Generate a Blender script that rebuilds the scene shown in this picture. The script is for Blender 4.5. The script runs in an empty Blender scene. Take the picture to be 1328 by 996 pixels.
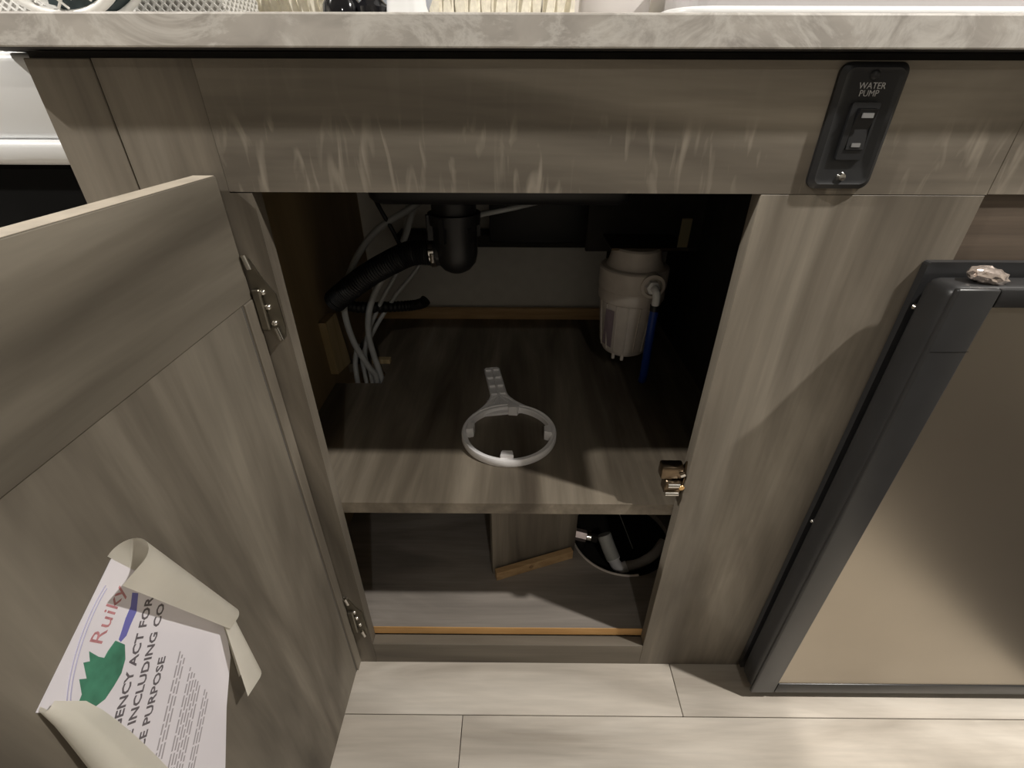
import bpy, bmesh, math, random
from mathutils import Vector, Matrix
random.seed(7)
S = bpy.context.scene
C = S.collection
PI = math.pi

# ------------------------------------------------------------------ camera
cd = bpy.data.cameras.new('camera'); cam = bpy.data.objects.new('camera', cd); C.objects.link(cam)
R_ = Vector((0.99997508, 0.00657528, 0.00257087)); D_ = Vector((0.00564634, -0.52623401, -0.85032105)); F_ = Vector((-0.00423821, 0.85031437, -0.52625802))
cam.matrix_world = Matrix(((R_.x, -D_.x, -F_.x, 0.0), (R_.y, -D_.y, -F_.y, -0.46454), (R_.z, -D_.z, -F_.z, 0.87371), (0, 0, 0, 1)))
cd.sensor_width = 36; cd.lens = 36 * 620 / 1328; cd.clip_start = 0.01
S.camera = cam
# ------------------------------------------------------------------ world, exposure
w = bpy.data.worlds.new('world'); S.world = w; w.use_nodes = True
w.node_tree.nodes['Background'].inputs[0].default_value = (1.0, 0.93, 0.84, 1)
w.node_tree.nodes['Background'].inputs[1].default_value = 0.02
S.view_settings.view_transform = 'Standard'; S.view_settings.look = 'None'
S.view_settings.gamma = 1; S.view_settings.use_curve_mapping = False
S.view_settings.exposure = 0.12
LAMPS = [(-1.35, -0.40, 35.0, 'left end of the counter'), (1.12, -0.38, 35.0, 'right end of the counter'), (.25, -1.75, 5.0, 'bench across the aisle, added as unseen fill')]     # ceiling puck lights: x, y, watts; the third is an added fill, out of view
CEIL = 2.02

# ------------------------------------------------------------------ object helpers
def mesh_obj(name, bm, mat, root=None, smooth=None):
    me = bpy.data.meshes.new(name); bmesh.ops.recalc_face_normals(bm, faces=bm.faces[:]); bm.to_mesh(me); bm.free()
    o = bpy.data.objects.new(name, me); C.objects.link(o)
    if mat:
        for m in (mat if isinstance(mat, (list, tuple)) else [mat]): me.materials.append(m)
    if smooth is not None:
        for p in me.polygons: p.use_smooth = True
        try: me.set_sharp_from_angle(angle=math.radians(smooth))
        except Exception: pass
    if root is not None:
        o.parent = root; b = root
        T = Vector((0, 0, 0))
        while b is not None:
            T += b.location; b = b.parent
        o.location = -T
    return o
def thing(name, label, cat, loc=(0, 0, 0), group=None):
    o = bpy.data.objects.new(name, None); C.objects.link(o); o.location = loc; o.empty_display_size = .05
    o['label'] = label; o['category'] = cat
    if group: o['group'] = group
    return o
def tag(o, label, cat, group=None):
    o['label'] = label; o['category'] = cat
    if group: o['group'] = group
    return o
def struct(o): o['kind'] = 'structure'; return o
def lab(o, l): o['label'] = l; return o

def box(bm, x0, x1, y0, y1, z0, z1, bev=0.0, seg=1, M=None, mi=0):
    vs = [bm.verts.new(v) for v in ((x0,y0,z0),(x1,y0,z0),(x1,y1,z0),(x0,y1,z0),(x0,y0,z1),(x1,y0,z1),(x1,y1,z1),(x0,y1,z1))]
    fs = [bm.faces.new([vs[i] for i in f]) for f in ((0,3,2,1),(4,5,6,7),(0,1,5,4),(1,2,6,5),(2,3,7,6),(3,0,4,7))]
    for f in fs: f.material_index = mi
    if M: bmesh.ops.transform(bm, matrix=M, verts=vs)
    if bev:
        es = list({e for f in fs for e in f.edges})
        bmesh.ops.bevel(bm, geom=es, offset=bev, segments=seg, affect='EDGES', profile=.5)
    return bm
def B(*a, **k): return box(bmesh.new(), *a, **k)
def prism(bm, pts, fn, a, b, mi=0):
    """polygon pts (u,v) mapped by fn(u,v,w) between w=a and w=b"""
    lo = [bm.verts.new(fn(u, v, a)) for u, v in pts]; hi = [bm.verts.new(fn(u, v, b)) for u, v in pts]
    n = len(pts); fs = [bm.faces.new(lo[::-1]), bm.faces.new(hi)]
    for i in range(n): fs.append(bm.faces.new((lo[i], lo[(i+1) % n], hi[(i+1) % n], hi[i])))
    for f in fs: f.material_index = mi
    return bm
XZ = lambda y=0: (lambda u, v, w: Vector((u, w, v)))
fXZ = lambda u, v, w: Vector((u, w, v))
fXY = lambda u, v, w: Vector((u, v, w))
fYZ = lambda u, v, w: Vector((w, u, v))
def plate_holes(outer, holes, fn, a, b):
    bm = bmesh.new(); loops = []
    for lp in [outer] + holes:
        vs = [bm.verts.new(fn(u, v, a)) for u, v in lp]
        loops.append([bm.edges.new((vs[i], vs[(i+1) % len(vs)])) for i in range(len(vs))])
    bmesh.ops.triangle_fill(bm, edges=[e for l in loops for e in l], use_beauty=True)
    r = bmesh.ops.extrude_face_region(bm, geom=bm.faces[:])
    d = fn(0, 0, b) - fn(0, 0, a)
    bmesh.ops.translate(bm, vec=d, verts=[v for v in r['geom'] if isinstance(v, bmesh.types.BMVert)])
    return bm
def circ(cx, cy, r, n=32, ry=None): return [(cx + r*math.cos(2*PI*i/n), cy + (ry or r)*math.sin(2*PI*i/n)) for i in range(n)]
def rrect(x0, x1, y0, y1, r, n=6):
    out = []
    for cx, cy, a in ((x1-r, y1-r, 0), (x0+r, y1-r, 90), (x0+r, y0+r, 180), (x1-r, y0+r, 270)):
        out += [(cx + r*math.cos(math.radians(a+90*i/n)), cy + r*math.sin(math.radians(a+90*i/n))) for i in range(n+1)]
    return out
def smooth_path(pts, n=10):
    P = [Vector(p) for p in pts]; P = [P[0]*2-P[1]] + P + [P[-1]*2-P[-2]]; out = []
    for i in range(1, len(P)-2):
        for k in range(n):
            t = k/n; a, b, c, d = P[i-1:i+3]
            out.append(.5*((2*b)+(c-a)*t+(2*a-5*b+4*c-d)*t*t+(-a+3*b-3*c+d)*t**3))
    out.append(P[-2]); return out
def tube(bm, path, r, n=12, rf=None, cap=True, sx=1.0):
    path = [Vector(p) for p in path]; rings = []; up = None
    for i, p in enumerate(path):
        d = (path[min(i+1, len(path)-1)] - path[max(i-1, 0)]).normalized()
        if up is None: up = d.orthogonal().normalized()
        up = (up - d*up.dot(d)).normalized(); s = d.cross(up)
        rr = rf(i/(len(path)-1)) if rf else r
        rings.append([bm.verts.new(p + (up*math.cos(2*PI*k/n) + s*math.sin(2*PI*k/n)*sx)*rr) for k in range(n)])
    for a, b in zip(rings, rings[1:]):
        for k in range(n): bm.faces.new((a[k], a[(k+1) % n], b[(k+1) % n], b[k]))
    if cap: bm.faces.new(rings[0][::-1]); bm.faces.new(rings[-1])
    return bm
def T(path, r, n=12, **k): return tube(bmesh.new(), path, r, n, **k)
def lathe(bm, prof, M=None, n=32):
    """profile (r,z) revolved about z then placed by M"""
    M = M or Matrix(); rings = []
    for r, z in prof:
        rings.append([bm.verts.new(M @ Vector((0, 0, z)))] if r < 1e-6 else [bm.verts.new(M @ Vector((r*math.cos(2*PI*k/n), r*math.sin(2*PI*k/n), z))) for k in range(n)])
    for a, b in zip(rings, rings[1:]):
        for k in range(n):
            j = (k+1) % n
            if len(a) == 1 and len(b) == 1: continue
            if len(a) == 1: bm.faces.new((a[0], b[j], b[k]))
            elif len(b) == 1: bm.faces.new((a[k], a[j], b[0]))
            else: bm.faces.new((a[k], a[j], b[j], b[k]))
    for e in (rings[0], rings[-1]):
        if len(e) > 1: bm.faces.new(e)
    return bm
def L(prof, M=None, n=32): return lathe(bmesh.new(), prof, M, n)
def at(x, y, z, axis='z'):
    m = Matrix.Translation((x, y, z))
    if axis == 'x': m = m @ Matrix.Rotation(PI/2, 4, 'Y')
    if axis == '-x': m = m @ Matrix.Rotation(-PI/2, 4, 'Y')
    if axis == '-y': m = m @ Matrix.Rotation(PI/2, 4, 'X')
    return m
def text_bm(s, size, M, depth=.0002, fat=0.0):
    c = bpy.data.curves.new('t', 'FONT'); c.body = s; c.size = size; c.extrude = depth; c.resolution_u = 2; c.offset = fat
    o = bpy.data.objects.new('t', c); C.objects.link(o); bpy.context.view_layer.update()
    me = bpy.data.meshes.new_from_object(o); bm = bmesh.new(); bm.from_mesh(me); bm.transform(M)
    bpy.data.objects.remove(o); bpy.data.curves.remove(c); bpy.data.meshes.remove(me); return bm

# ------------------------------------------------------------------ materials
def mat(name, col=(.5,.5,.5), rough=.5, metal=0.0, spec=.5, noise=0.0, nscale=40, bump=0.0, trans=0.0, alpha=1.0):
    m = bpy.data.materials.new(name); m.use_nodes = True; nt = m.node_tree; b = nt.nodes['Principled BSDF']
    b.inputs['Roughness'].default_value = rough; b.inputs['Metallic'].default_value = metal
    b.inputs['Specular IOR Level'].default_value = spec; b.inputs['Transmission Weight'].default_value = trans
    tc = nt.nodes.new('ShaderNodeTexCoord'); n = nt.nodes.new('ShaderNodeTexNoise'); n.inputs['Scale'].default_value = nscale; n.inputs['Detail'].default_value = 4
    nt.links.new(tc.outputs['Object'], n.inputs['Vector'])
    r = nt.nodes.new('ShaderNodeValToRGB'); k = noise
    r.color_ramp.elements[0].position = .3; r.color_ramp.elements[1].position = .7
    r.color_ramp.elements[0].color = tuple(c*(1-k) for c in col) + (1,); r.color_ramp.elements[1].color = tuple(min(1, c*(1+k)) for c in col) + (1,)
    nt.links.new(n.outputs['Fac'], r.inputs['Fac']); nt.links.new(r.outputs['Color'], b.inputs['Base Color'])
    if bump:
        bp = nt.nodes.new('ShaderNodeBump'); bp.inputs['Strength'].default_value = bump; bp.inputs['Distance'].default_value = .001
        nt.links.new(n.outputs['Fac'], bp.inputs['Height']); nt.links.new(bp.outputs['Normal'], b.inputs['Normal'])
    return m
def wood(name, axis, c0, c1, c2, across=16, along=1.3, seed=0.0, rough=.55, fleck=0.0, bump=.15, fine=.16):
    """laminate wood print with the grain along `axis`"""
    m = bpy.data.materials.new(name); m.use_nodes = True; nt = m.node_tree; N = nt.nodes; K = nt.links; b = N['Principled BSDF']
    b.inputs['Roughness'].default_value = rough; b.inputs['Specular IOR Level'].default_value = .35
    tc = N.new('ShaderNodeTexCoord'); oi = N.new('ShaderNodeObjectInfo')
    off = N.new('ShaderNodeVectorMath'); off.operation = 'MULTIPLY_ADD'; K.new(oi.outputs['Random'], off.inputs[0]); off.inputs[1].default_value = (7, 5, 9) if seed >= 0 else (0, 0, 0)
    K.new(tc.outputs['Object'], off.inputs[2])
    def nz(sa, sc, detail, dist):
        mp = N.new('ShaderNodeMapping'); s = [sc, sc, sc]; s['xyz'.index(axis)] = sa; mp.inputs['Scale'].default_value = s; mp.inputs['Location'].default_value = (abs(seed), abs(seed)*1.7, abs(seed)*.6)
        K.new(off.outputs[0], mp.inputs['Vector']); n = N.new('ShaderNodeTexNoise'); n.inputs['Scale'].default_value = 1; n.inputs['Detail'].default_value = detail; n.inputs['Distortion'].default_value = dist
        K.new(mp.outputs[0], n.inputs['Vector']); return n
    a = nz(along, across, 5, 1.0); f = nz(along*5, across*14, 4, .2); g = nz(along*1.2, along*3.5, 2, .6)
    r = N.new('ShaderNodeValToRGB'); e = r.color_ramp.elements; e[0].position = .30; e[0].color = c0+(1,); e[1].position = .72; e[1].color = c2+(1,)
    x = e.new(.5); x.color = c1+(1,); K.new(a.outputs['Fac'], r.inputs['Fac'])
    def mul(src, nz_, lo, hi):
        mr = N.new('ShaderNodeMapRange'); mr.inputs[1].default_value = .3; mr.inputs[2].default_value = .7; mr.inputs[3].default_value = lo; mr.inputs[4].default_value = hi; K.new(nz_.outputs['Fac'], mr.inputs[0])
        mx = N.new('ShaderNodeMix'); mx.data_type = 'RGBA'; mx.blend_type = 'MULTIPLY'; mx.inputs[0].default_value = 1; K.new(src, mx.inputs[6])
        cc = N.new('ShaderNodeCombineColor'); [K.new(mr.outputs[0], cc.inputs[i]) for i in range(3)]; K.new(cc.outputs[0], mx.inputs[7]); return mx.outputs[2]
    c = mul(r.outputs['Color'], f, 1-fine, 1+fine); c = mul(c, g, .84, 1.16)
    if fleck:
        perp = N.new('ShaderNodeMapping'); s = [85, 85, 16] if axis == 'x' else [14, 14, 95]; perp.inputs['Scale'].default_value = s; K.new(off.outputs[0], perp.inputs['Vector'])
        n = N.new('ShaderNodeTexNoise'); n.inputs['Scale'].default_value = 1; n.inputs['Detail'].default_value = 2; n.inputs['Distortion'].default_value = .8; K.new(perp.outputs[0], n.inputs['Vector'])
        mr = N.new('ShaderNodeMapRange'); mr.inputs[1].default_value = .55; mr.inputs[2].default_value = .75; mr.inputs[3].default_value = 0; mr.inputs[4].default_value = fleck; K.new(n.outputs['Fac'], mr.inputs[0])
        sp = N.new('ShaderNodeSeparateXYZ'); K.new(tc.outputs['Object'], sp.inputs[0]); zb = N.new('ShaderNodeMapRange'); zb.inputs[1].default_value = .856; zb.inputs[2].default_value = .843; zb.inputs[3].default_value = .12; zb.inputs[4].default_value = 1.0; K.new(sp.outputs['Z'], zb.inputs[0])   # the figure runs along the lower half of the board
        zm = N.new('ShaderNodeMath'); zm.operation = 'MULTIPLY'; K.new(mr.outputs[0], zm.inputs[0]); K.new(zb.outputs[0], zm.inputs[1]); mr = zm
        mx = N.new('ShaderNodeMix'); mx.data_type = 'RGBA'; K.new(mr.outputs[0], mx.inputs[0]); K.new(c, mx.inputs[6]); mx.inputs[7].default_value = tuple(min(1, v*1.5) for v in c2)+(1,); c = mx.outputs[2]
    K.new(c, b.inputs['Base Color'])
    bp = N.new('ShaderNodeBump'); bp.inputs['Strength'].default_value = bump; bp.inputs['Distance'].default_value = .0006; K.new(f.outputs['Fac'], bp.inputs['Height']); K.new(bp.outputs['Normal'], b.inputs['Normal'])
    return m
G0, G1, G2 = (.088,.074,.058), (.175,.152,.121), (.295,.262,.213)
W_h = wood('grey_laminate_horizontal', 'x', G0, G1, G2, across=9, along=1.6, fleck=.4, seed=-2, fine=.09)
W_k = wood('grey_laminate_kick', 'x', G0, G1, G2, across=10, seed=-2.6, fine=.08)
W_v = wood('grey_laminate_vertical', 'z', G0, G1, G2, across=11, along=1.6, seed=-3.3, fine=.09)
W_d = wood('grey_laminate_depth', 'y', (.075,.060,.044), (.155,.130,.098), (.27,.232,.18), across=12, along=1.6, seed=-5.1, fine=.09)
W_y = wood('grey_laminate_rail', 'y', (.080,.068,.053), (.145,.127,.10), (.235,.21,.17), across=8, seed=-7, fine=.08)
W_p = wood('grey_laminate_panel', 'z', (.075,.064,.050), (.145,.126,.10), (.25,.222,.178), across=9, along=1.8, seed=-8.4, fine=.08)
W_b = wood('pale_grey_laminate', 'x', (.19,.168,.148), (.26,.232,.205), (.34,.305,.27), across=14, seed=-9, along=2.2, fine=.08)
W_filler = wood('brown_laminate_filler', 'x', (.07,.052,.038), (.10,.077,.058), (.13,.10,.077), across=14, seed=-4)
W_raw = wood('raw_pine', 'x', (.40,.25,.12), (.50,.325,.165), (.60,.41,.22), across=60, along=3, seed=-1, fine=.08)
W_edge = wood('raw_edge', 'x', (.50,.27,.10), (.60,.34,.13), (.68,.42,.18), across=50, along=4, seed=-1.5, fine=.06)
W_ply = wood('ochre_plywood', 'z', (.20,.145,.075), (.25,.18,.095), (.30,.22,.12), across=8, seed=-6, fine=.06)
W_pale = wood('pale_pine', 'z', (.42,.32,.17), (.52,.40,.22), (.60,.47,.27), across=50, seed=-6.5, fine=.08)
W_f = wood('plank_print', 'x', (.42,.375,.32), (.56,.51,.445), (.68,.63,.56), across=11, along=2.2, seed=3, rough=.42, fine=.06, bump=.08)
M_joint = mat('dark_joint', (.10,.09,.08), .8)
M_black = mat('black_plastic', (.012,.012,.013), .42, noise=.1)
M_frame = mat('fridge_black', (.024,.024,.025), .38, noise=.08)
M_switch = mat('switch_black', (.014,.0145,.016), .4, noise=.1)
M_rubber = mat('black_rubber', (.006,.006,.007), .5); M_matte = mat('matte_black_board', (.004,.004,.004), .9, spec=.1)
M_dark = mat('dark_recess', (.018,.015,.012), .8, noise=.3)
M_white = mat('white_wall', (.62,.60,.56), .6, noise=.04)
M_whitep = mat('white_plastic', (.92,.90,.90), .38, noise=.03, nscale=90)
M_filter = mat('filter_plastic', (.66,.60,.54), .4, noise=.05, nscale=60)
M_white_gloss = mat('white_gloss', (.88,.89,.90), .3)
M_pex = mat('grey_tubing', (.42,.43,.43), .35, noise=.05)
M_blue = mat('blue_tubing', (.012,.05,.30), .35, noise=.05)
M_chrome = mat('chrome', (.72,.70,.66), .16, metal=1)
M_bronze = mat('aged_nickel', (.20,.15,.10), .28, metal=1, noise=.3)
M_brass = mat('brass', (.70,.45,.20), .3, metal=1)
M_plate = mat('dull_hinge_steel', (.26,.24,.20), .36, metal=1, noise=.15)
M_steel = mat('brushed_steel', (.44,.395,.33), .36, metal=1, noise=.03, nscale=8)
M_paper = mat('cream_backing', (.88,.85,.77), .55, noise=.02)
M_print = mat('printed_face', (.80,.77,.83), .5, noise=.01)
M_ink = mat('black_ink', (.13,.115,.13), .6); M_ink2 = mat('grey_ink', (.40,.37,.40), .6)
M_red = mat('faded_red_ink', (.50,.22,.24), .6, noise=.25, nscale=300); M_blueink = mat('blue_ink', (.16,.16,.48), .6); M_green = mat('green_ink', (.055,.22,.14), .6, noise=.3, nscale=60)
M_line = mat('lilac_ink', (.48,.46,.62), .6)
M_lettering = mat('grey_lettering', (.42,.42,.42), .5); M_mark = mat('dim_mark', (.22,.22,.22), .45)
M_foil = mat('crumpled_foil', (.72,.62,.56), .25, metal=.8, noise=.2, nscale=120, bump=.8)
M_cream = mat('cream_weave', (.90,.85,.72), .7, noise=.12, nscale=160)
M_wall = mat('room_wall', (.38,.36,.32), .7, noise=.02)
M_reflect_dark = mat('reflect_dark', (.045,.038,.032), .7, noise=.2)
def counter_mat():
    m = bpy.data.materials.new('marble_laminate'); m.use_nodes = True; nt = m.node_tree; N = nt.nodes; K = nt.links; b = N['Principled BSDF']; b.inputs['Roughness'].default_value = .38
    tc = N.new('ShaderNodeTexCoord'); mp = N.new('ShaderNodeMapping'); mp.inputs['Scale'].default_value = (1, 1, 1.7); K.new(tc.outputs['Object'], mp.inputs[0])
    n = N.new('ShaderNodeTexNoise'); n.inputs['Scale'].default_value = 17; n.inputs['Detail'].default_value = 7; n.inputs['Distortion'].default_value = 1.6; K.new(mp.outputs[0], n.inputs[0])
    r = N.new('ShaderNodeValToRGB'); e = r.color_ramp.elements; e[0].position = .3; e[0].color = (.36,.335,.31,1); e[1].position = .7; e[1].color = (.52,.49,.45,1); K.new(n.outputs['Fac'], r.inputs[0])
    v = N.new('ShaderNodeTexNoise'); v.inputs['Scale'].default_value = 11; v.inputs['Detail'].default_value = 9; v.inputs['Roughness'].default_value = .68; v.inputs['Distortion'].default_value = .9; K.new(mp.outputs[0], v.inputs[0])
    r2 = N.new('ShaderNodeValToRGB'); e = r2.color_ramp.elements; e[0].position = .43; e[0].color = (0,0,0,1); e[1].position = .57; e[1].color = (0,0,0,1); x = e.new(.5); x.color = (.65,.65,.65,1); K.new(v.outputs['Fac'], r2.inputs[0])
    mx = N.new('ShaderNodeMix'); mx.data_type = 'RGBA'; K.new(r2.outputs[0], mx.inputs[0]); K.new(r.outputs[0], mx.inputs[6]); mx.inputs[7].default_value = (.68,.66,.62,1); K.new(mx.outputs[2], b.inputs['Base Color'])
    return m
M_counter = counter_mat()

# ================================================================== SETTING
root = bpy.data.objects.new('floor', None); C.objects.link(root); root['kind'] = 'structure'; root.location = (0, 0, 0)
mesh_obj('subfloor', B(-2, 2.2, -2.2, .70, -.03, -.004), M_joint, root)
Lp = 1.22; g = .0012
for row in range(-14, 1):
    y0 = -.084 + .152*row; y1 = y0 + .152
    off = {0: .28, -1: -.081}.get(row, random.uniform(0, Lp))
    x = off - 3*Lp
    while x < 2.2:
        a, b_ = max(x, -2.0), min(x+Lp, 2.2)
        if b_ - a > .02:
            mesh_obj('plank', B(a+g/2, b_-g/2, y0+g/2, y1-g/2, -.004, 0, bev=.0006), W_f, root)
        x += Lp
def wall(name, *a): return struct(mesh_obj(name, B(*a), M_wall))
struct(mesh_obj('wall_back', B(-2, 2.2, .68, .72, -.03, CEIL), M_white))
wall('wall_front', -2, 2.2, -2.24, -2.2, 0, CEIL); wall('wall_left', -2.04, -2, -2.2, .7, 0, CEIL); wall('wall_right', 2.2, 2.24, -2.2, .7, 0, CEIL)
struct(mesh_obj('ceiling', B(-2, 2.2, -2.2, .7, CEIL, CEIL+.04), M_wall))
M_lens = bpy.data.materials.new('lamp_lens'); M_lens.use_nodes = True
bb = M_lens.node_tree.nodes['Principled BSDF']; bb.inputs['Emission Color'].default_value = (1, .9, .76, 1); bb.inputs['Emission Strength'].default_value = 6
for i, (x, y, pw, where) in enumerate(LAMPS):
    t = thing('ceiling_light', 'round white ceiling light over the ' + where, 'light', (x, y, CEIL))
    mesh_obj('bezel', L([(.035, 0), (.05, 0), (.052, -.008), (.036, -.010), (.035, 0)], at(x, y, CEIL)), M_white_gloss, t, 40)
    mesh_obj('lens', L([(0, -.004), (.035, -.004), (.035, -.001), (0, -.001)], at(x, y, CEIL)), M_lens, t, 40)
    ld = bpy.data.lights.new('lamp_light', 'AREA'); ld.shape = 'DISK'; ld.size = .06; ld.energy = pw; ld.color = (1, .955, .89)
    lo = bpy.data.objects.new('lamp_light', ld); C.objects.link(lo); lo.parent = t; lo.location = (0, 0, -.014)
# low dark bench added out of view so the steel door reflects something dark
t = thing('bench', 'low dark bench added out of view for the steel door to reflect', 'bench', (.4, -1.7, 0))
mesh_obj('reflect_bench_base', B(-.9, 2.0, -2.15, -1.25, 0, .38, bev=.01), M_reflect_dark, t)
mesh_obj('reflect_bench_cushion', B(-.9, 2.0, -2.15, -1.22, .38, .48, bev=.03, seg=3), M_reflect_dark, t, 40)

# ================================================================== CABINET
cab = thing('sink_cabinet', 'grey wood-grain sink base cabinet with its door open and one shelf inside', 'cabinet', (0, 0, 0))
P = lambda n, bm, m, s=None, r=cab: mesh_obj(n, bm, m, r, s)
P('top_rail', B(-.2622, .430, 0, .018, .792, .8935), W_h)
P('contact_shadow_strip', B(-.398, 1.5, .006, .018, .8937, .8985), M_dark)  # dark strip added as the contact shadow under the countertop
P('filler_rail', B(.4305, 1.5, 0, .018, .792, .8935, bev=.0006), W_h)
P('left_stile', plate_holes([(-.3435, 0), (-.242, 0), (-.242, .791), (-.2625, .791), (-.2625, .8935), (-.3435, .8935)], [], fXZ, 0, .018), W_v)
P('right_stile', B(.225, .4295, 0, .018, 0, .7915, bev=.0006), W_v)
P('end_stile', B(-.399, -.345, 0, .018, 0, .8935, bev=.0008), W_v)
P('bottom_rail', B(-.242, .225, 0, .018, 0, .056, bev=.0006), W_k)
P('panel_above_fridge', B(.430, 1.5, .004, .018, .728, .7918), W_filler)
P('side_panel', B(-.399, -.384, .018, .66, 0, .899), W_v)
P('inner_wall', B(-.362, -.352, .0185, .66, 0, .899), W_ply)
shelf = [(-.352, .0185), (.36, .0185), (.36, .66), (-.352, .66), (-.352, .415), (-.262, .415), (-.262, .338), (-.352, .338)]
P('shelf', plate_holes(shelf, [], fXY, .357, .377), W_d)
low = P('cabinet_floor', plate_holes([(-.352, .0195), (.36, .0195), (.36, .66), (-.352, .66)], [circ(.224, .226, .103, 48)], fXY, .061, .076), W_b)
P('raw_edge_strip', B(-.242, .225, .0185, .0195, .058, .0765), W_edge)
lip = [(.224 + .1015*math.cos(a), .226 + .1015*math.sin(a), .0775) for a in [math.radians(178 + 102*i/24) for i in range(25)]]
mesh_obj('hole_rim', T(lip, .0022, 6), M_filter, low, 60)
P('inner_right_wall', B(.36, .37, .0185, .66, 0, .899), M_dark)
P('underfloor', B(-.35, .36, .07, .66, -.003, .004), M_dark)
P('back_panel_strip', B(-.352, .36, .648, .66, .377, .405, bev=.001), W_raw)
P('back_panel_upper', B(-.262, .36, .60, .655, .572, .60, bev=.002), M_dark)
# diagonal panel and side under the shelf
dv = Vector((.162, .056, 0)).normalized(); ang = math.atan2(dv.y, dv.x)
Mx = Matrix.Translation((-.038, .126, 0)) @ Matrix.Rotation(ang, 4, 'Z')
P('angled_partition', B(0, .171, 0, .012, .0765, .3565, M=Mx), W_v)
P('partition_return', B(-.038, -.028, .139, .66, .0765, .3565), W_v)
P('wall_cleat', prism(bmesh.new(), [(.318, .515), (.372, .512), (.40, .39), (.325, .405)], fYZ, -.3515, -.338), W_pale)
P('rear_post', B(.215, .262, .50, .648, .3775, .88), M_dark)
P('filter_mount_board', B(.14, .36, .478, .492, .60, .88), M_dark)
P('shelf_notch_cleat', B(-.30, -.262, .4155, .43, .377, .387, bev=.001), W_pale)
# door
door = P('door', B(-.289, -.2705, -.475, -.004, .012, .806, bev=.0008), W_p)
lab(door, 'open cabinet door seen from its inner side')
def D(n, bm, m, s=None): return mesh_obj(n, bm, m, door, s)
D('door_top_rail', B(-.271, -.2685, -.475, -.004, .690, .806, bev=.0006), W_y)
D('hinge_side_strip', B(-.271, -.2675, -.0215, -.0042, .012, .6895, bev=.0007), W_v)
D('panel_groove', B(-.2708, -.2702, -.0235, -.0217, .012, .700), M_joint)
D('door_edge_band', B(-.288, -.2695, -.474, -.005, .8062, .8066), mat('pale_edge', (.42,.37,.30), .6, noise=.15))
# hinges
def hinge(z0, z1):
    n = P('hinge', prism(bmesh.new(), [(-.268, z1+.004), (-.262, z1), (-.253, z1-.022), (-.2445, z1-.036), (-.2435, z0+.012), (-.246, z0), (-.255, z0-.002), (-.264, z0+.012), (-.2665, z1-.03)], fXZ, -.0022, -.0002), M_plate)
    zz = [z1-.002, z1-.034, z1-.05, z1-.068, z0+.006]
    for i, (x, z) in enumerate(zip((-.2635, -.257, -.2555, -.253, -.2505), zz)):
        if i in (0, 4):
            mesh_obj('hinge_knuckle', T([(x-.001, -.005, z+.007), (x+.0015, -.005, z-.007)], .0028, 10), M_chrome, n, 50)
        else:
            mesh_obj('screw', L([(0, .0035), (.0022, .003), (.0032, .0012), (.0034, 0)], at(x, -.002, z, '-y'), 12), M_chrome, n, 50)
    mesh_obj('hinge_arm', B(-.2664, -.258, -.007, -.0022, z0+.01, z1-.03, bev=.0012), M_plate, n)
    return n
hinge(.645, .730); hinge(.09, .185)
# roller catch on the right stile
ct = P('roller_catch', prism(bmesh.new(), [(.009, .465), (.0155, .45), (.0165, .432), (.0155, .418), (.009, .402), (.004, .418), (.003, .44)], fYZ, .2225, .2248), M_bronze)
mesh_obj('catch_housing', B(.193, .2225, .005, .022, .436, .457, bev=.003, seg=2), M_bronze, ct, 40)
mesh_obj('catch_jaw', B(.200, .2225, .002, .020, .414, .4355, bev=.002), M_bronze, ct, 40)
mesh_obj('roller', T([(.203, .001, .430), (.2185, .001, .430)], .0035, 12), M_chrome, ct, 50)
mesh_obj('roller', T([(.201, .0, .4165), (.2185, .0, .4165)], .0032, 12), M_chrome, ct, 50)
lab(mesh_obj('screw', L([(0, .0015), (.0035, .001), (.004, 0)], at(.2205, -.0015, .4285, '-y'), 12), M_brass, ct, 50), 'small brass coloured screw')
lab(mesh_obj('catch_tongue', B(.2165, .2225, .0, .004, .446, .450, M=Matrix.Translation((.22,0,.448)) @ Matrix.Rotation(-.5,4,'Y') @ Matrix.Translation((-.22,0,-.448))), M_chrome, ct), 'bright metal tongue')

# ================================================================== COUNTERTOP
ctop = mesh_obj('countertop', B(-.432, 1.5, -.020, .67, .8992, .9215, bev=.0015, seg=2), [M_counter, mat('counter_underside_shade', (.025,.021,.018), .8)])  # second material paints the underside near black, as contact shadow
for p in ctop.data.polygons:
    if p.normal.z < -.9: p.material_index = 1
tag(ctop, 'grey marbled laminate countertop running above the cabinet', 'countertop')

# things on the countertop (only their lowest edges are in view)
CT = .9215
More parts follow.
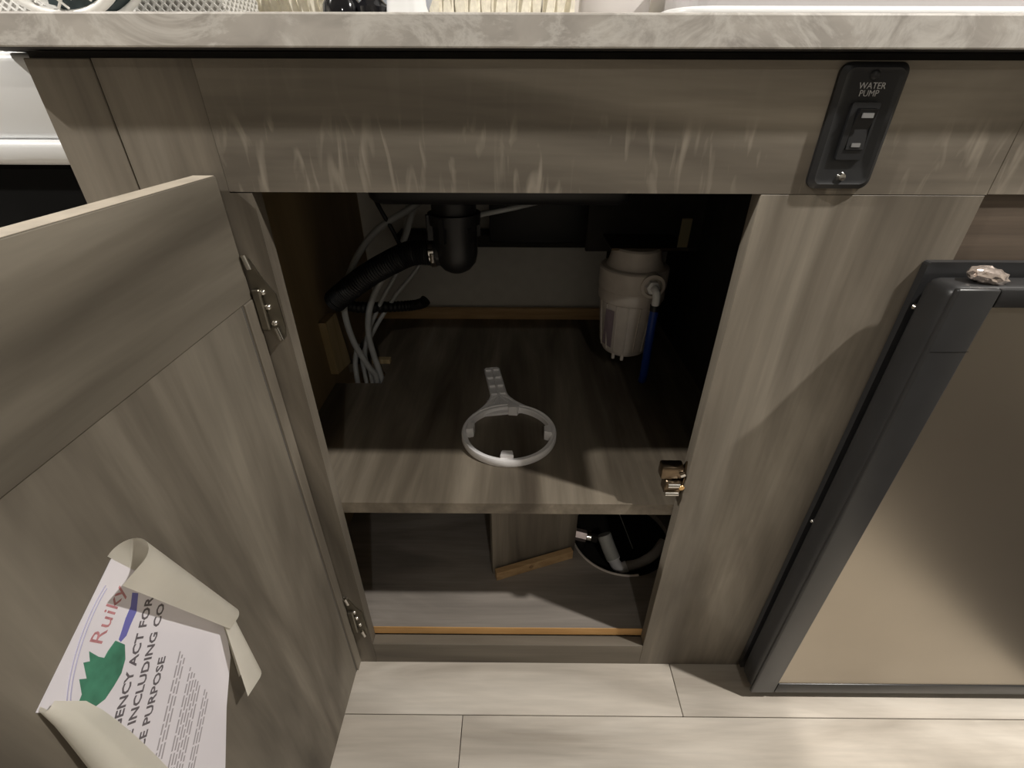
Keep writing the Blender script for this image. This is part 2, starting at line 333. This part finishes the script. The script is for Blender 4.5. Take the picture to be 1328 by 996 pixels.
# small white desk fan with a diamond lattice guard
fx, fy, Rr = -.398, .08, .072; fz = CT + Rr + .006
t = thing('desk_fan', 'small round fan with white lattice guard over dark blades at the counter end', 'fan', (fx, fy, CT))
M_wire = mat('white_wire', (.84,.83,.80), .35)
M_blade = mat('slate_fan_blade', (.04,.06,.065), .4)
mesh_obj('outer_hoop', T([(fx + Rr*math.cos(a), fy-.012, fz + Rr*math.sin(a)) for a in [2*PI*i/64 for i in range(65)]], .0042, 8), M_wire, t, 50)
mesh_obj('outer_hoop', T([(fx + Rr*math.cos(a), fy+.020, fz + Rr*math.sin(a)) for a in [2*PI*i/64 for i in range(65)]], .003, 8), M_wire, t, 50)
bm = bmesh.new()
for s in (1, -1):
    for k in range(-9, 10):
        c = k*.0125; q = math.sqrt(max(0, 2*Rr*Rr - c*c)/1)
        pts = []
        for i in range(9):
            u = -Rr + 2*Rr*i/8; x_, z_ = (u + c/2), s*(u - c/2)
            if x_*x_ + z_*z_ <= Rr*Rr: pts.append((fx+x_, fy-.014 - .012*(1-(x_*x_+z_*z_)/Rr**2), fz+z_))
        if len(pts) > 1: tube(bm, pts, .0011, 5)
o = mesh_obj('wire_guard', bm, M_wire, t, 50); o['kind'] = 'stuff'
for k in range(5):
    bm = bmesh.new(); prism(bm, [(.012, -.008), (.035, -.022), (.062, -.026), (.067, 0), (.062, .020), (.035, .016), (.012, .008)], fXZ, -.001, .001)
    bm.transform(Matrix.Translation((fx, fy+.004, fz)) @ Matrix.Rotation(-(2*PI*k/5 - PI/2), 4, 'Y')); mesh_obj('fan_blade', bm, M_blade, t)
mesh_obj('hub', L([(0, .018), (.012, .016), (.015, 0), (0, 0)], at(fx, fy+.006, fz, '-y')), M_wire, t, 40)
mesh_obj('housing', L([(0, 0), (.066, 0), (.070, -.008), (.045, -.03), (0, -.034)], at(fx, fy+.014, fz, '-y'), 40), M_blade, t, 40)
mesh_obj('foot', B(fx-.030, fx+.045, fy+.005, fy+.06, CT, CT+.006, bev=.002), M_wire, t)
def mesh_basket(name, label, x0, x1, y0, y1, z0, h):
    t = thing(name, label, 'basket', ((x0+x1)/2, (y0+y1)/2, z0)); bm = bmesh.new(); st = .0085
    def seg(ax0, ay0, ax1, ay1):
        ln = math.hypot(ax1-ax0, ay1-ay0); n = int(ln/st)
        for s in (1, -1):
            for k in range(-int(h/st), n+int(h/st)):
                u0, u1 = k*st, k*st + s*h; a, b = 0, 1
                def cl(u): return max(0, min(ln, u))
                if max(u0, u1) <= 0 or min(u0, u1) >= ln: continue
                ta = (cl(u0)-u0)/(u1-u0); tb = (cl(u1)-u0)/(u1-u0)
                f = lambda tt: (ax0 + (ax1-ax0)*(u0+(u1-u0)*tt)/ln, ay0 + (ay1-ay0)*(u0+(u1-u0)*tt)/ln, z0+.004+h*tt)
                if abs(tb-ta) > .02: tube(bm, [f(ta), f(tb)], .0013, 4)
    seg(x0, y0, x1, y0); seg(x0, y1, x1, y1); seg(x0, y0, x0, y1); seg(x1, y0, x1, y1)
    o = mesh_obj('wire_mesh', bm, M_wire, t); o['kind'] = 'stuff'
    for z in (z0+.004, z0+.004+h): mesh_obj('rim', T([(x0, y0, z), (x1, y0, z), (x1, y1, z), (x0, y1, z), (x0, y0, z)], .003, 6), M_wire, t)
    mesh_obj('basket_liner', B(x0+.006, x1-.006, y0+.006, y1-.006, z0+.002, z0+.8*h, bev=.01, seg=2), mat('white_liner', (.74,.72,.69), .6), t, 40)
mesh_basket('wire_basket', 'white wire mesh basket with pale liner behind the small fan on the counter', -.425, -.30, .155, .235, CT, .10)
mesh_basket('wire_basket', 'white wire mesh basket on the storage box at the far left', -.72, -.45, .16, .33, .8987, .11)
# woven cream basket
t = thing('woven_basket', 'wide cream woven basket on the countertop behind the tap parts', 'basket', (-.08, .40, CT))
bm = bmesh.new()
def bpt(a, h): return Vector((-.09 + (.36+.03*h)*math.cos(a), .42 + (.17+.02*h)*math.sin(a), CT + .022 + .15*h + .008*math.sin(a*1.0)))
for k in range(150):
    a = 2*PI*k/150 + .004
    tube(bm, [bpt(a, h) + Vector((math.cos(a), math.sin(a), 0))*.002*(1 if (k+i) % 2 else -1) for i, h in enumerate([0, .25, .5, .75, 1])], .0062, 5)
o = mesh_obj('basket_staves', bm, M_cream, t, 60); o['kind'] = 'stuff'
bm = bmesh.new(); tube(bm, [bpt(2*PI*i/96, 0) - Vector((0, 0, .010)) for i in range(97)], .012, 8); mesh_obj('basket_base_rim', bm, mat('grey_brown_rim', (.30,.26,.23), .6), t, 60)
bm = bmesh.new(); tube(bm, [bpt(2*PI*i/96, 1) for i in range(97)], .009, 8); mesh_obj('basket_top_rim', bm, M_cream, t, 60)
# black glossy tap valve, faucet, paper, tray
t = thing('tap_handles', 'glossy black double tap base on the countertop left of the white spout', 'tap', (-.135, .05, CT))
M_gloss = mat('gloss_black', (.01,.01,.012), .08)
mesh_obj('base_plate', B(-.163, -.108, .035, .065, CT, CT+.006, bev=.003, seg=2), M_gloss, t, 40)
mesh_obj('tap_knob', L([(.017, 0), (.016, .008), (.012, .014), (.009, .03), (.012, .05), (0, .052)], at(-.148, .05, CT+.004), 24), M_gloss, t, 40)
mesh_obj('tap_knob', L([(.015, 0), (.0145, .006), (.008, .012), (.006, .024), (.009, .03), (0, .032)], at(-.122, .05, CT+.004), 24), M_gloss, t, 40)
t = thing('soap_bottle', 'white tapering bottle standing on the countertop right of the black tap', 'bottle', (-.093, .05, CT))
mesh_obj('bottle_body', L([(0, 0), (.019, 0), (.019, .004), (.0165, .012), (.015, .05), (.014, .12), (.008, .14), (0, .14)], at(-.093, .05, CT), 28), M_white_gloss, t, 40)
mesh_obj('pump_cap', L([(0, .14), (.009, .14), (.009, .16), (.004, .162), (.004, .18), (0, .18)], at(-.093, .05, CT), 20), M_white_gloss, t, 40)
o = mesh_obj('blue_bowl', L([(0, 0), (.035, 0), (.04, .004), (.055, .035), (.052, .035), (.036, .008), (0, .006)], at(-.14, .165, CT), 40), mat('pale_blue_glaze', (.50,.56,.66), .3), smooth=40)
tag(o, 'pale blue bowl behind the black tap on the countertop', 'bowl')
o = mesh_obj('paper_packet', B(.060, .125, .10, .16, CT, CT+.05, bev=.004, seg=2), mat('packet_paper', (.78,.74,.72), .5), smooth=40); tag(o, 'small off-white paper packet standing on the countertop at the basket end', 'packet')
t = thing('dish_tray', 'long shiny pale tray on the right half of the countertop', 'tray', (.75, .14, CT))
bm = plate_holes(rrect(.13, 1.40, .03, .22, .03), [], fXY, CT, CT+.003); mesh_obj('tray_base', bm, M_whitep, t)
mesh_obj('tray_rim', T([(u, v, CT+.006) for u, v in rrect(.13, 1.40, .03, .22, .03)] + [(1.40, .19, CT+.006)], .004, 8), M_white_gloss, t, 50)
mesh_obj('tray_wall', plate_holes(rrect(.14, 1.39, .05, .21, .03), [rrect(.146, 1.384, .056, .204, .025)], fXY, CT+.003, CT+.045), mat('tray_grey', (.52,.50,.50), .35), t)

# ================================================================== LEFT: white box on a black base, behind the cabinet end
t = thing('storage_box', 'white storage box with a rounded lower ledge left of the cabinet', 'box', (-.75, .30, .785))
mesh_obj('box_body', B(-1.0, -.4005, .022, .42, .832, .8985, bev=.007, seg=3), M_white_gloss, t, 40)
mesh_obj('box_ledge', B(-1.0, -.4025, .012, .43, .812, .8325, bev=.006, seg=3), M_white_gloss, t, 40)
o = mesh_obj('black_cabinet', B(-1.0, -.403, .022, .45, 0, .8115, bev=.004), M_matte); tag(o, 'black low cabinet carrying the white storage box at far left', 'cabinet')
# dark mat added outside the frame to darken the reflection in the steel door
bm = bmesh.new(); prism(bm, [(.905, -.10), (1.95, -.06), (1.95, -1.15), (.80, -1.15), (.825, -.52)], fXY, .0002, .006)
tag(mesh_obj('reflect_mat', bm, M_reflect_dark), 'dark mat added in front of the compact fridge to darken its reflection', 'mat')

# ================================================================== SWITCH PLATE
t = thing('water_pump_switch', 'black rocker switch plate lettered WATER PUMP on the top rail', 'switch', (.289, 0, .844))
bm = bmesh.new(); o_ = rrect(.2615, .3165, .7975, .8925, .008); i_ = rrect(.2655, .3125, .8015, .8885, .006)
a = [bm.verts.new((x, -.0002, z)) for x, z in o_]; b2 = [bm.verts.new((x, -.0035, z)) for x, z in o_]; c2 = [bm.verts.new((x, -.0065, z)) for x, z in i_]; n_ = len(o_)
for u, v in ((a, b2), (b2, c2)):
    for k in range(n_): bm.faces.new((u[k], u[(k+1) % n_], v[(k+1) % n_], v[k]))
bm.faces.new(a[::-1])
i2 = rrect(.2685, .3095, .8045, .8855, .004); d2 = [bm.verts.new((x, -.0050, z)) for x, z in i2]
for k in range(n_): bm.faces.new((c2[k], c2[(k+1) % n_], d2[(k+1) % n_], d2[k]))
bm.faces.new(d2)
mesh_obj('plate', bm, M_switch, t, 30)
hs = mesh_obj('rocker_housing', plate_holes(rrect(.2775, .3005, .8215, .8645, .0015, 2), [rrect(.2825, .2985, .829, .8605, .001, 2)], fXZ, -.0075, -.005), M_switch, t)
rk = mesh_obj('rocker', prism(bmesh.new(), [(-.0045, .8295), (-.0085, .8295), (-.0065, .845), (-.0115, .860), (-.0045, .860)], fYZ, .283, .298), M_rubber, t)
mesh_obj('rocker_mark', B(.286, .295, -.0118, -.0105, .8535, .857), M_mark, rk)
mesh_obj('rocker_mark', B(.287, .294, -.0089, -.0078, .8315, .8345), M_mark, rk)
lab(mesh_obj('screw', L([(0, .0025), (.003, .002), (.0042, 0)], at(.289, -.005, .8835, '-y'), 16), M_rubber, t, 50), 'black screw above the lettering')
lab(mesh_obj('screw', L([(0, .0032), (.0028, .0026), (.004, 0)], at(.289, -.005, .8075, '-y'), 16), M_chrome, t, 50), 'bright screw below the rocker')
for s, z, wdt in (('WATER', .8745, .0215), ('PUMP', .8692, .0175)):
    M = Matrix.Translation((.289 - wdt/2 + .0005, -.0052, z - .0005)) @ Matrix.Rotation(PI/2, 4, 'X')
    mesh_obj('lettering', text_bm(s, .0064, M, .00015), M_lettering, t)

# ================================================================== FRIDGE
t = thing('mini_fridge', 'black framed compact fridge with brushed steel door at the right', 'fridge', (.68, .1, 0))
bm = plate_holes(rrect(.400, .955, .008, .732, .003, 2), [rrect(.418, .937, .022, .715, .003, 2)], fXZ, -.008, -.0005); mesh_obj('trim_flange', bm, M_frame, t)
mesh_obj('fridge_body', B(.419, .936, -.004, .50, .015, .714), M_black, t)
mesh_obj('door_gasket', B(.412, .94, -.014, -.0045, .022, .712, bev=.002), M_rubber, t)
dr = mesh_obj('fridge_door', B(.396, .950, -.052, -.0145, .020, .722, bev=.010, seg=4), M_frame, t, 40)
mesh_obj('door_frame_bar', B(.3955, .4345, -.0565, -.050, .020, .7225, bev=.0025, seg=3), M_frame, dr, 40)
mesh_obj('door_frame_bar', B(.9115, .9505, -.0565, -.050, .020, .7225, bev=.0025, seg=3), M_frame, dr, 40)
mesh_obj('door_frame_bar', B(.435, .911, -.0560, -.050, .7045, .7225, bev=.002, seg=2), M_frame, dr, 40)
mesh_obj('door_frame_bar', B(.435, .911, -.0560, -.050, .020, .047, bev=.002, seg=2), M_frame, dr, 40)
lab(mesh_obj('steel_panel', B(.4345, .9115, -.0542, -.0515, .047, .7045), M_steel, dr), 'brushed stainless steel front panel')
bm = bmesh.new(); bmesh.ops.create_icosphere(bm, subdivisions=3, radius=1)
for v in bm.verts:
    n = v.co.normalized(); k = 1 + .16*math.sin(7*n.x+2)*math.sin(9*n.y+1)*math.cos(6*n.z); v.co = Vector((.436 + .018*n.x*k, -.034 + .011*n.y*k, .7275 + .0085*n.z*k - .16*(n.x*.02)))
lab(mesh_obj('door_latch', bm, M_foil, t, 20), 'crumpled silvery latch piece on the top edge')
for x, z in ((.4065, .686), (.4065, .375)):
    mesh_obj('screw', L([(0, .003), (.0022, .0025), (.0034, 0)], at(x, -.008, z, '-y'), 12), M_chrome, t, 50)
for z in (.66,): mesh_obj('corner_seam', B(.3985, .4345, -.0568, -.0564, z, z+.0005), M_rubber, dr)

# ================================================================== FILTER WRENCH
t = thing('filter_wrench', 'white plastic ring-shaped filter wrench with a ribbed handle on the shelf', 'wrench', (-.008, .172, .377))
cx, cy, ro, ri, z0, z1 = -.008, .172, .079, .0695, .3772, .3905
bm = bmesh.new(); n = 72
prof = [(ro-.001, z0), (ro, z0+.002), (ro, z1-.003), (ro-.0015, z1-.0005), (ro-.003, z1-.0005), (ro-.0045, z1-.002), (ri+.001, z1-.002), (ri, z1-.003), (ri, z0)]
rg = [[bm.verts.new((cx + r*math.cos(2*PI*k/n), cy + r*math.sin(2*PI*k/n), z)) for r, z in prof] for k in range(n)]
for k in range(n):
    for j in range(len(prof)): bm.faces.new((rg[k][j], rg[(k+1) % n][j], rg[(k+1) % n][(j+1) % len(prof)], rg[k][(j+1) % len(prof)]))
mesh_obj('ring', bm, M_whitep, t, 35)
for a in (84, 176, 268, 358):
    Mt = Matrix.Translation((cx, cy, 0)) @ Matrix.Rotation(math.radians(a), 4, 'Z')
    bm = bmesh.new(); prism(bm, [(.0705, -.0105), (.0705, .0105), (.0650, .0088), (.0585, .0080), (.0585, -.0080), (.0650, -.0088)], fXY, z0, z1+.0045); bm.transform(Mt)
    bmesh.ops.bevel(bm, geom=bm.edges[:], offset=.0008, segments=1, affect='EDGES')
    mesh_obj('tab', bm, M_whitep, t, 30)
ha = math.atan2(.385-.172, -.046+.008)
Mh = Matrix.Translation((cx, cy, 0)) @ Matrix.Rotation(ha, 4, 'Z')
left = []
for i in range(15):
    u = i/14; r = .076 + u*.050; wdt = .0155 + .040*(1-u)**2.3 ; left.append((r - .016*(1-u)**2, wdt))
outl = left + [(.215, .0155), (.219, .012)]; outl = outl + [(a_, -b_) for a_, b_ in outl[::-1]]
bm = bmesh.new(); prism(bm, outl, fXY, z0+.001, z1-.0075); bm.transform(Mh); hd = mesh_obj('handle', bm, M_whitep, t, 30)
bm = bmesh.new()
for sgn in (1, -1):
    e = [(a_, sgn*b_) for a_, b_ in left] + [(.215, sgn*.0155), (.219, sgn*.012)]
    tube(bm, [(a_, b_ - sgn*.0012, z1-.0062) for a_, b_ in e], .0018, 6)
tube(bm, [(.219, -.012, z1-.0062), (.219, .012, z1-.0062)], .0018, 6)
tube(bm, [(.122, 0, z1-.0065), (.217, 0, z1-.0065)], .0013, 6)
bm.transform(Mh); mesh_obj('handle_edge', bm, M_whitep, hd, 50)
for r in (.123, .152, .183, .213):
    for s in (-1, 1):
        bm = bmesh.new(); box(bm, r-.0045, r+.004, min(s*.002, s*.0138), max(s*.002, s*.0138), z1-.0078, z1-.0035, bev=.0012); bm.transform(Mh); mesh_obj('grip_rib', bm, M_whitep, hd)
for a in (-.9, -.45, 0, .45, .9):
    p0 = Vector((.119, 0, z1-.0068)); p1 = p0 + Vector((-.030*math.cos(a), .030*math.sin(a), 0)); bm = T([p0, p1], .0012, 5); bm.transform(Mh); mesh_obj('fan_rib', bm, M_whitep, hd)

# ================================================================== UNDER-SINK PLUMBING
t = thing('sink_basin', 'underside of the black sink basin at the top of the cabinet', 'sink', (.0, .35, .74))
mesh_obj('basin_shell', B(-.20, .16, .20, .64, .738, .893, bev=.02, seg=3), M_rubber, t, 40)
mesh_obj('basin_rear_wall', B(-.055, .222, .585, .645, .585, .7375, bev=.004, seg=2), M_rubber, t, 40)
t = thing('drain_trap', 'black plastic sink drain trap with rounded bottom', 'pipe', (-.096, .30, .62))
mesh_obj('trap_body', L([(0, .0), (.012, .0015), (.022, .007), (.031, .018), (.0345, .033), (.0345, .125), (0, .125)], at(-.094, .30, .616), 40), M_black, t, 40)
mesh_obj('locking_nut', L([(.034, .0), (.040, .001), (.041, .017), (.034, .018)], at(-.094, .30, .694), 24), M_black, t, 30)
for a in (20, 80, 140, 200, 250, 320):
    m_ = Matrix.Translation((-.096, .30, 0)) @ Matrix.Rotation(math.radians(a), 4, 'Z'); mesh_obj('nut_lug', B(.034, .042, -.004, .004, .672, .71, M=m_), M_black, t)
mesh_obj('outlet_stub', T([(-.096, .30, .65), (-.118, .299, .650), (-.136, .298, .648)], .021, 24), M_black, t, 50)
cl = mesh_obj('hose_clamp', T([(-.128, .2985, .649), (-.136, .298, .648)], .0225, 24), M_chrome, t, 50); lab(cl, 'silver worm-drive hose clamp')
mesh_obj('clamp_screw', T([(-.129, .275, .654), (-.129, .275, .640)], .004, 10), M_chrome, cl, 50)
def hose(name, pts, r, label, ribs=95, mt=M_rubber):
    path = smooth_path(pts, 40); nn = len(path)
    bm = T(path, r, 14, rf=lambda u: r*(1 + .055*math.sin(u*ribs*2*PI)))
    o = mesh_obj(name, bm, mt, smooth=60); return tag(o, label, 'hose')
hose('drain_hose', [(-.132, .298, .6485), (-.165, .298, .648), (-.20, .30, .633), (-.245, .31, .607), (-.29, .32, .575), (-.318, .326, .552)], .0195, 'thick black corrugated drain hose from the trap to the left wall', 52)
hose('waste_hose', [(-.325, .36, .535), (-.29, .38, .520), (-.24, .42, .505), (-.205, .44, .500), (-.185, .44, .505), (-.178, .44, .512)], .0105, 'thinner black hose lying behind the grey tubes with a round end', 30)
def tubing(name, pts, r, label, mt=M_pex, cat='tube', grp=None):
    o = mesh_obj(name, T(smooth_path(pts, 12), r, 10), mt, smooth=60); return tag(o, label, cat, grp)
gp = 'grey water tubes rising through the shelf notch'
tubing('water_tube', [(-.278, .352, .30), (-.274, .350, .380), (-.283, .340, .415), (-.299, .335, .465), (-.306, .335, .51), (-.306, .340, .545), (-.295, .35, .585), (-.268, .355, .632), (-.229, .36, .672), (-.170, .37, .705), (-.13, .40, .73)], .0058, 'longest grey water tube, looping up over the black drain hose to the sink', grp=gp)
tubing('water_tube', [(-.268, .362, .30), (-.268, .360, .378), (-.276, .362, .43), (-.280, .365, .47), (-.272, .37, .52), (-.25, .375, .565), (-.222, .38, .60), (-.20, .40, .64), (-.18, .44, .70)], .0060, 'thick grey water tube arching right just under the black drain hose', grp=gp)
tubing('water_tube', [(-.292, .375, .30), (-.292, .372, .378), (-.298, .378, .42), (-.285, .39, .47), (-.250, .40, .535), (-.225, .42, .575), (-.21, .45, .63), (-.20, .48, .70)], .0042, 'thin grey water tube crossing behind the thick one', grp=gp)
tubing('water_tube', [(-.304, .38, .30), (-.306, .378, .378), (-.305, .385, .415), (-.275, .40, .47), (-.235, .42, .525), (-.190, .44, .575), (-.165, .46, .62), (-.15, .50, .70)], .0042, 'thin grey water tube bending furthest right towards the back wall', grp=gp)
tubing('water_tube', [(-.318, .36, .30), (-.316, .358, .378), (-.318, .37, .405), (-.312, .385, .44)], .0050, 'short grey tube end nearest the left wall', grp=gp)
tubing('sink_supply_tube', [(-.062, .36, .694), (-.035, .37, .697), (0, .38, .702), (.035, .40, .706), (.06, .42, .706)], .0045, 'pale supply tube crossing below the sink basin right of the trap')
tubing('black_cable', [(-.24, .37, .735), (-.222, .36, .70), (-.208, .36, .67), (-.197, .355, .646)], .0035, 'black cable dropping behind the drain hose near the left wall', M_rubber, 'cable')

# water filter
fx, fy = .221, .400
t = thing('water_filter', 'off-white water filter canister hanging in the dark right of the cabinet', 'water filter', (fx, fy, .43))
mesh_obj('head', L([(.030, 0), (.0615, 0), (.0625, .003), (.0625, .036), (.060, .0385), (.052, .040), (.049, .046), (.043, .070), (.040, .073), (0, .073)], at(fx, fy, .560), 40), M_filter, t, 30)
mesh_obj('collar', L([(.052, 0), (.060, .001), (.0615, .004), (.0610, .020), (.0595, .024), (.030, .024)], at(fx, fy, .536), 40), M_filter, t, 30)
sm = mesh_obj('sump', L([(0, .0), (.032, .0), (.0415, .006), (.0475, .018), (.0565, .112), (.055, .114), (0, .114)], at(fx, fy, .423), 40), M_filter, t, 30)
for k in range(16):
    a = 2*PI*k/16 + .15; dx, dy = math.cos(a), math.sin(a)
    bm = T([(fx + .0472*dx, fy + .0472*dy, .4405), (fx + .0562*dx, fy + .0562*dy, .534)], .0016, 6); mesh_obj('sump_rib', bm, M_filter, sm, 50)
for a in (230, 255): 
    dx, dy = math.cos(math.radians(a)), math.sin(math.radians(a)); mesh_obj('bottom_lug', B(fx+.040*dx-.003, fx+.040*dx+.003, fy+.040*dy-.003, fy+.040*dy+.003, .419, .432, bev=.001), M_filter, sm)
lab(mesh_obj('sticker', prism(bmesh.new(), [(fx-.047, .447), (fx-.034, .445), (fx-.037, .525), (fx-.050, .525)], lambda u, v, w_: Vector((u, fy - math.sqrt(max(0, (.0485+(v-.44)*.12)**2-(u-fx)**2)) - w_, v)), .0004, .0008), mat('faded_label', (.28,.22,.25), .6), sm), 'faded purple-grey label')
hd = mesh_obj('port_boss', L([(0, 0), (.021, 0), (.021, .022), (.016, .023), (.0155, .012), (0, .012)], at(fx+.020, fy-.045, .580, '-y'), 28), M_filter, t, 30)
mesh_obj('fitting', L([(0, 0), (.012, 0), (.012, .014), (.008, .016), (0, .017)], at(fx+.020, fy-.058, .579, '-y'), 6), M_white_gloss, t, 30)
mesh_obj('elbow', T(smooth_path([(fx+.020, fy-.074, .580), (fx+.022, fy-.082, .577), (fx+.024, fy-.083, .565), (fx+.024, fy-.083, .552)], 6), .0068, 12), M_white_gloss, t, 50)
mesh_obj('hose_ferrule', T([(fx+.024, fy-.083, .553), (fx+.024, fy-.083, .543)], .0085, 14), M_black, t, 50)
mesh_obj('mounting_bracket', plate_holes([(fx-.05, fy-.02), (fx+.085, fy-.02), (fx+.085, .4775), (fx-.05, .4775)], [], fXY, .630, .634), M_bronze, t)
mesh_obj('bracket_tab', B(fx+.066, fx+.084, fy-.018, fy-.014, .6345, .685, bev=.001), mat('yellowed_metal', (.20,.17,.10), .5, metal=.3), t)
tubing('blue_hose', [(fx+.024, fy-.083, .548), (fx+.024, fy-.082, .50), (fx+.026, fy-.078, .45), (fx+.030, fy-.065, .40), (fx+.032, fy-.055, .3835)], .0078, 'blue hose hanging from the water filter fitting down to the shelf', M_blue, 'hose')

# lower compartment things
Ms = Matrix.Translation((-.0305, .112, .0765)) @ Matrix.Rotation(ang+.005, 4, 'Z')
o = mesh_obj('wood_block_strip', plate_holes([(0, 0), (.158, 0), (.158, .021), (0, .021)], [circ(.070, .0105, .0048, 20)], lambda u, v, w_: Vector((u, w_, v)), 0, .011), W_raw)
o.data.transform(Ms); tag(o, 'orange pine wood strip with a drilled hole against the angled panel', 'wood strip')
t = thing('plastic_elbow_pipe', 'pale plastic elbow with a grey pipe down in the round floor hole', 'pipe', (.215, .19, .02))
mesh_obj('grey_sleeve', T([(.188, .215, .088), (.197, .200, .068), (.206, .187, .050)], .0145, 20), mat('grey_sleeve_plastic', (.50,.50,.47), .4), t, 50)
mesh_obj('elbow_fitting', T(smooth_path([(.205, .189, .052), (.212, .179, .040), (.222, .173, .036), (.234, .174, .040)], 8), .0115, 18), M_whitep, t, 50)
mesh_obj('elbow_collar', T([(.204, .190, .055), (.2075, .185, .048)], .0138, 20), M_whitep, t, 50)
mesh_obj('grey_pipe', T(smooth_path([(.232, .174, .040), (.26, .178, .046), (.29, .19, .058), (.315, .215, .066)], 8), .0100, 16), mat('smoke_grey_pipe', (.46,.43,.41), .45), t, 50)
t = thing('metal_coupling', 'dull metal coupling at the left side of the round floor hole', 'coupling', (.15, .22, .06))
mesh_obj('coupling_body', T([(.128, .212, .093), (.150, .208, .090)], .012, 6), mat('dull_coupling', (.42,.35,.33), .35, metal=.4, noise=.3), t, 30)
mesh_obj('coupling_ring', T([(.151, .208, .090), (.159, .207, .0895)], .0125, 18), M_chrome, t, 50)
mesh_obj('coupling_stub', T([(.140, .212, .088), (.141, .214, .010)], .010, 12), M_dark, t, 50)
mesh_obj('coupling_tail', T([(.159, .207, .0895), (.172, .205, .086)], .009, 14), M_dark, t, 50)
tubing('thin_wire', [(.225, .275, .10), (.238, .25, .075), (.252, .21, .05)], .0009, 'thin grey wire inside the round floor hole', M_pex, 'wire')

# ================================================================== PEELING STICKER ON THE DOOR
X0 = -.2702
st = thing('warning_label', 'large peeling printed label with curled corners on the open door', 'label', (X0, -.27, .45))
def face(pts, n, m, x=X0, th=.0005, r=None): return mesh_obj(n, prism(bmesh.new(), pts, fYZ, x, x+th), m, r or st)
flat = [(-.2490, .6065), (-.197, .462), (-.205, .440), (-.215, .41), (-.243, .376), (-.275, .327), (-.31, .245), (-.35, .26), (-.345, .40), (-.328, .500), (-.322, .545), (-.334, .572)]
sh = face(flat, 'label_sheet', M_print)
def curl(p0, p1, r0, r1, inward, phi=235, ext=.0, nm='curled_edge', n=16, pw=1.0):
    p0, p1 = Vector((X0+.0006, *p0)), Vector((X0+.0006, *p1)); Mv = Vector((0, *inward)).normalized(); Nv = Vector((1, 0, 0)); bm = bmesh.new(); rows = []
    for i in range(13):
        t_ = i/12; b = p0.lerp(p1, t_); r = r0 + (r1-r0)*t_**pw; row = []
        for j in range(n+1):
            ph = math.radians(phi)*j/n; row.append(b + Mv*r - Mv*(r*math.sin(ph)) + Nv*(r*(1-math.cos(ph))))
        d = (row[-1]-row[-2]).normalized(); e = ext*(r/max(r0, r1)); row.append(row[-1] + d*e)
        rows.append([bm.verts.new(v) for v in row])
    for a, b in zip(rows, rows[1:]):
        for k in range(len(a)-1): bm.faces.new((a[k], a[k+1], b[k+1], b[k]))
    r = bmesh.ops.solidify(bm, geom=bm.faces[:], thickness=.0003)
    return mesh_obj(nm, bm, M_paper, st, 60)
curl((-.244, .612), (-.195, .458), .013, .0075, (-.96, -.28), 205, .014)
curl((-.199, .460), (-.207, .378), .0050, .0105, (-1, .1), 195, .016)
curl((-.334, .572), (-.352, .40), .003, .0150, (1, .15), 190, .012, pw=.45)
def onsheet(y, z, rot=.64, x=X0+.0006): return Matrix.Translation((x, y, z)) @ Matrix.Rotation(rot, 4, 'X') @ Matrix(((0,0,1,0),(1,0,0,0),(0,1,0,0),(0,0,0,1)))
for s, y, z, sz in (('MERGENCY ACT FOR', -.329, .486, .0108), ('STANCE INCLUDING CO', -.338, .461, .0108), ('VERSICE PURPOSE', -.331, .446, .0108)):
    mesh_obj('printed_line', text_bm(s, sz, onsheet(y, z), .0001, .00022), M_ink, sh)
for blk, (z_, ln) in enumerate(((.432, 3), (.408, 6), (.372, 3))):
    for q in range(ln):
        bm = bmesh.new(); random.seed(blk*10+q); u = .0
        while u < .105:
            wd = random.uniform(.004, .012); box(bm, u, min(u+wd, .107), 0, .0016, 0, .0001); u += wd + .0016
        bm.transform(onsheet(-.336, z_ - q*.0048 - .012)); o = mesh_obj('fine_print', bm, M_ink2, sh); o['kind'] = 'stuff'
mesh_obj('red_lettering', text_bm('Ruiky', .0160, onsheet(-.2905, .5625, .40), .0001), M_red, sh)
swoosh = [(-0.256, 0.569), (-0.253, 0.564), (-0.261, 0.554), (-0.269, 0.551), (-0.275, 0.548), (-0.28, 0.549), (-0.28, 0.552), (-0.275, 0.555), (-0.269, 0.559), (-0.262, 0.562)]
mesh_obj('blue_swoosh', prism(bmesh.new(), swoosh, fYZ, X0+.0005, X0+.0007), M_blueink, sh)
leaf = [(-0.282, 0.554), (-0.279, 0.544), (-0.284, 0.535), (-0.291, 0.53), (-0.299, 0.529), (-0.307, 0.529), (-0.315, 0.534), (-0.318, 0.54), (-0.318, 0.548), (-0.314, 0.55), (-0.31, 0.56), (-0.307, 0.555), (-0.303, 0.566), (-0.3, 0.562), (-0.297, 0.568), (-0.295, 0.558), (-0.293, 0.553), (-0.289, 0.554)]
mesh_obj('green_leaf_emblem', prism(bmesh.new(), leaf, fYZ, X0+.0005, X0+.0007), M_green, sh)
for k in (0, .0025):
    oc, q_ = (-.286, .559), .62
    ell = [(X0+.0007, oc[0] + (.047+k)*math.cos(a)*math.cos(q_) - (.0215+k)*math.sin(a)*math.sin(q_), oc[1] + (.047+k)*math.cos(a)*math.sin(q_) + (.0215+k)*math.sin(a)*math.cos(q_)) for a in [math.radians(45 + 125*i/40) for i in range(41)]]
    mesh_obj('oval_outline', T(ell, .00035, 4), M_line, sh)
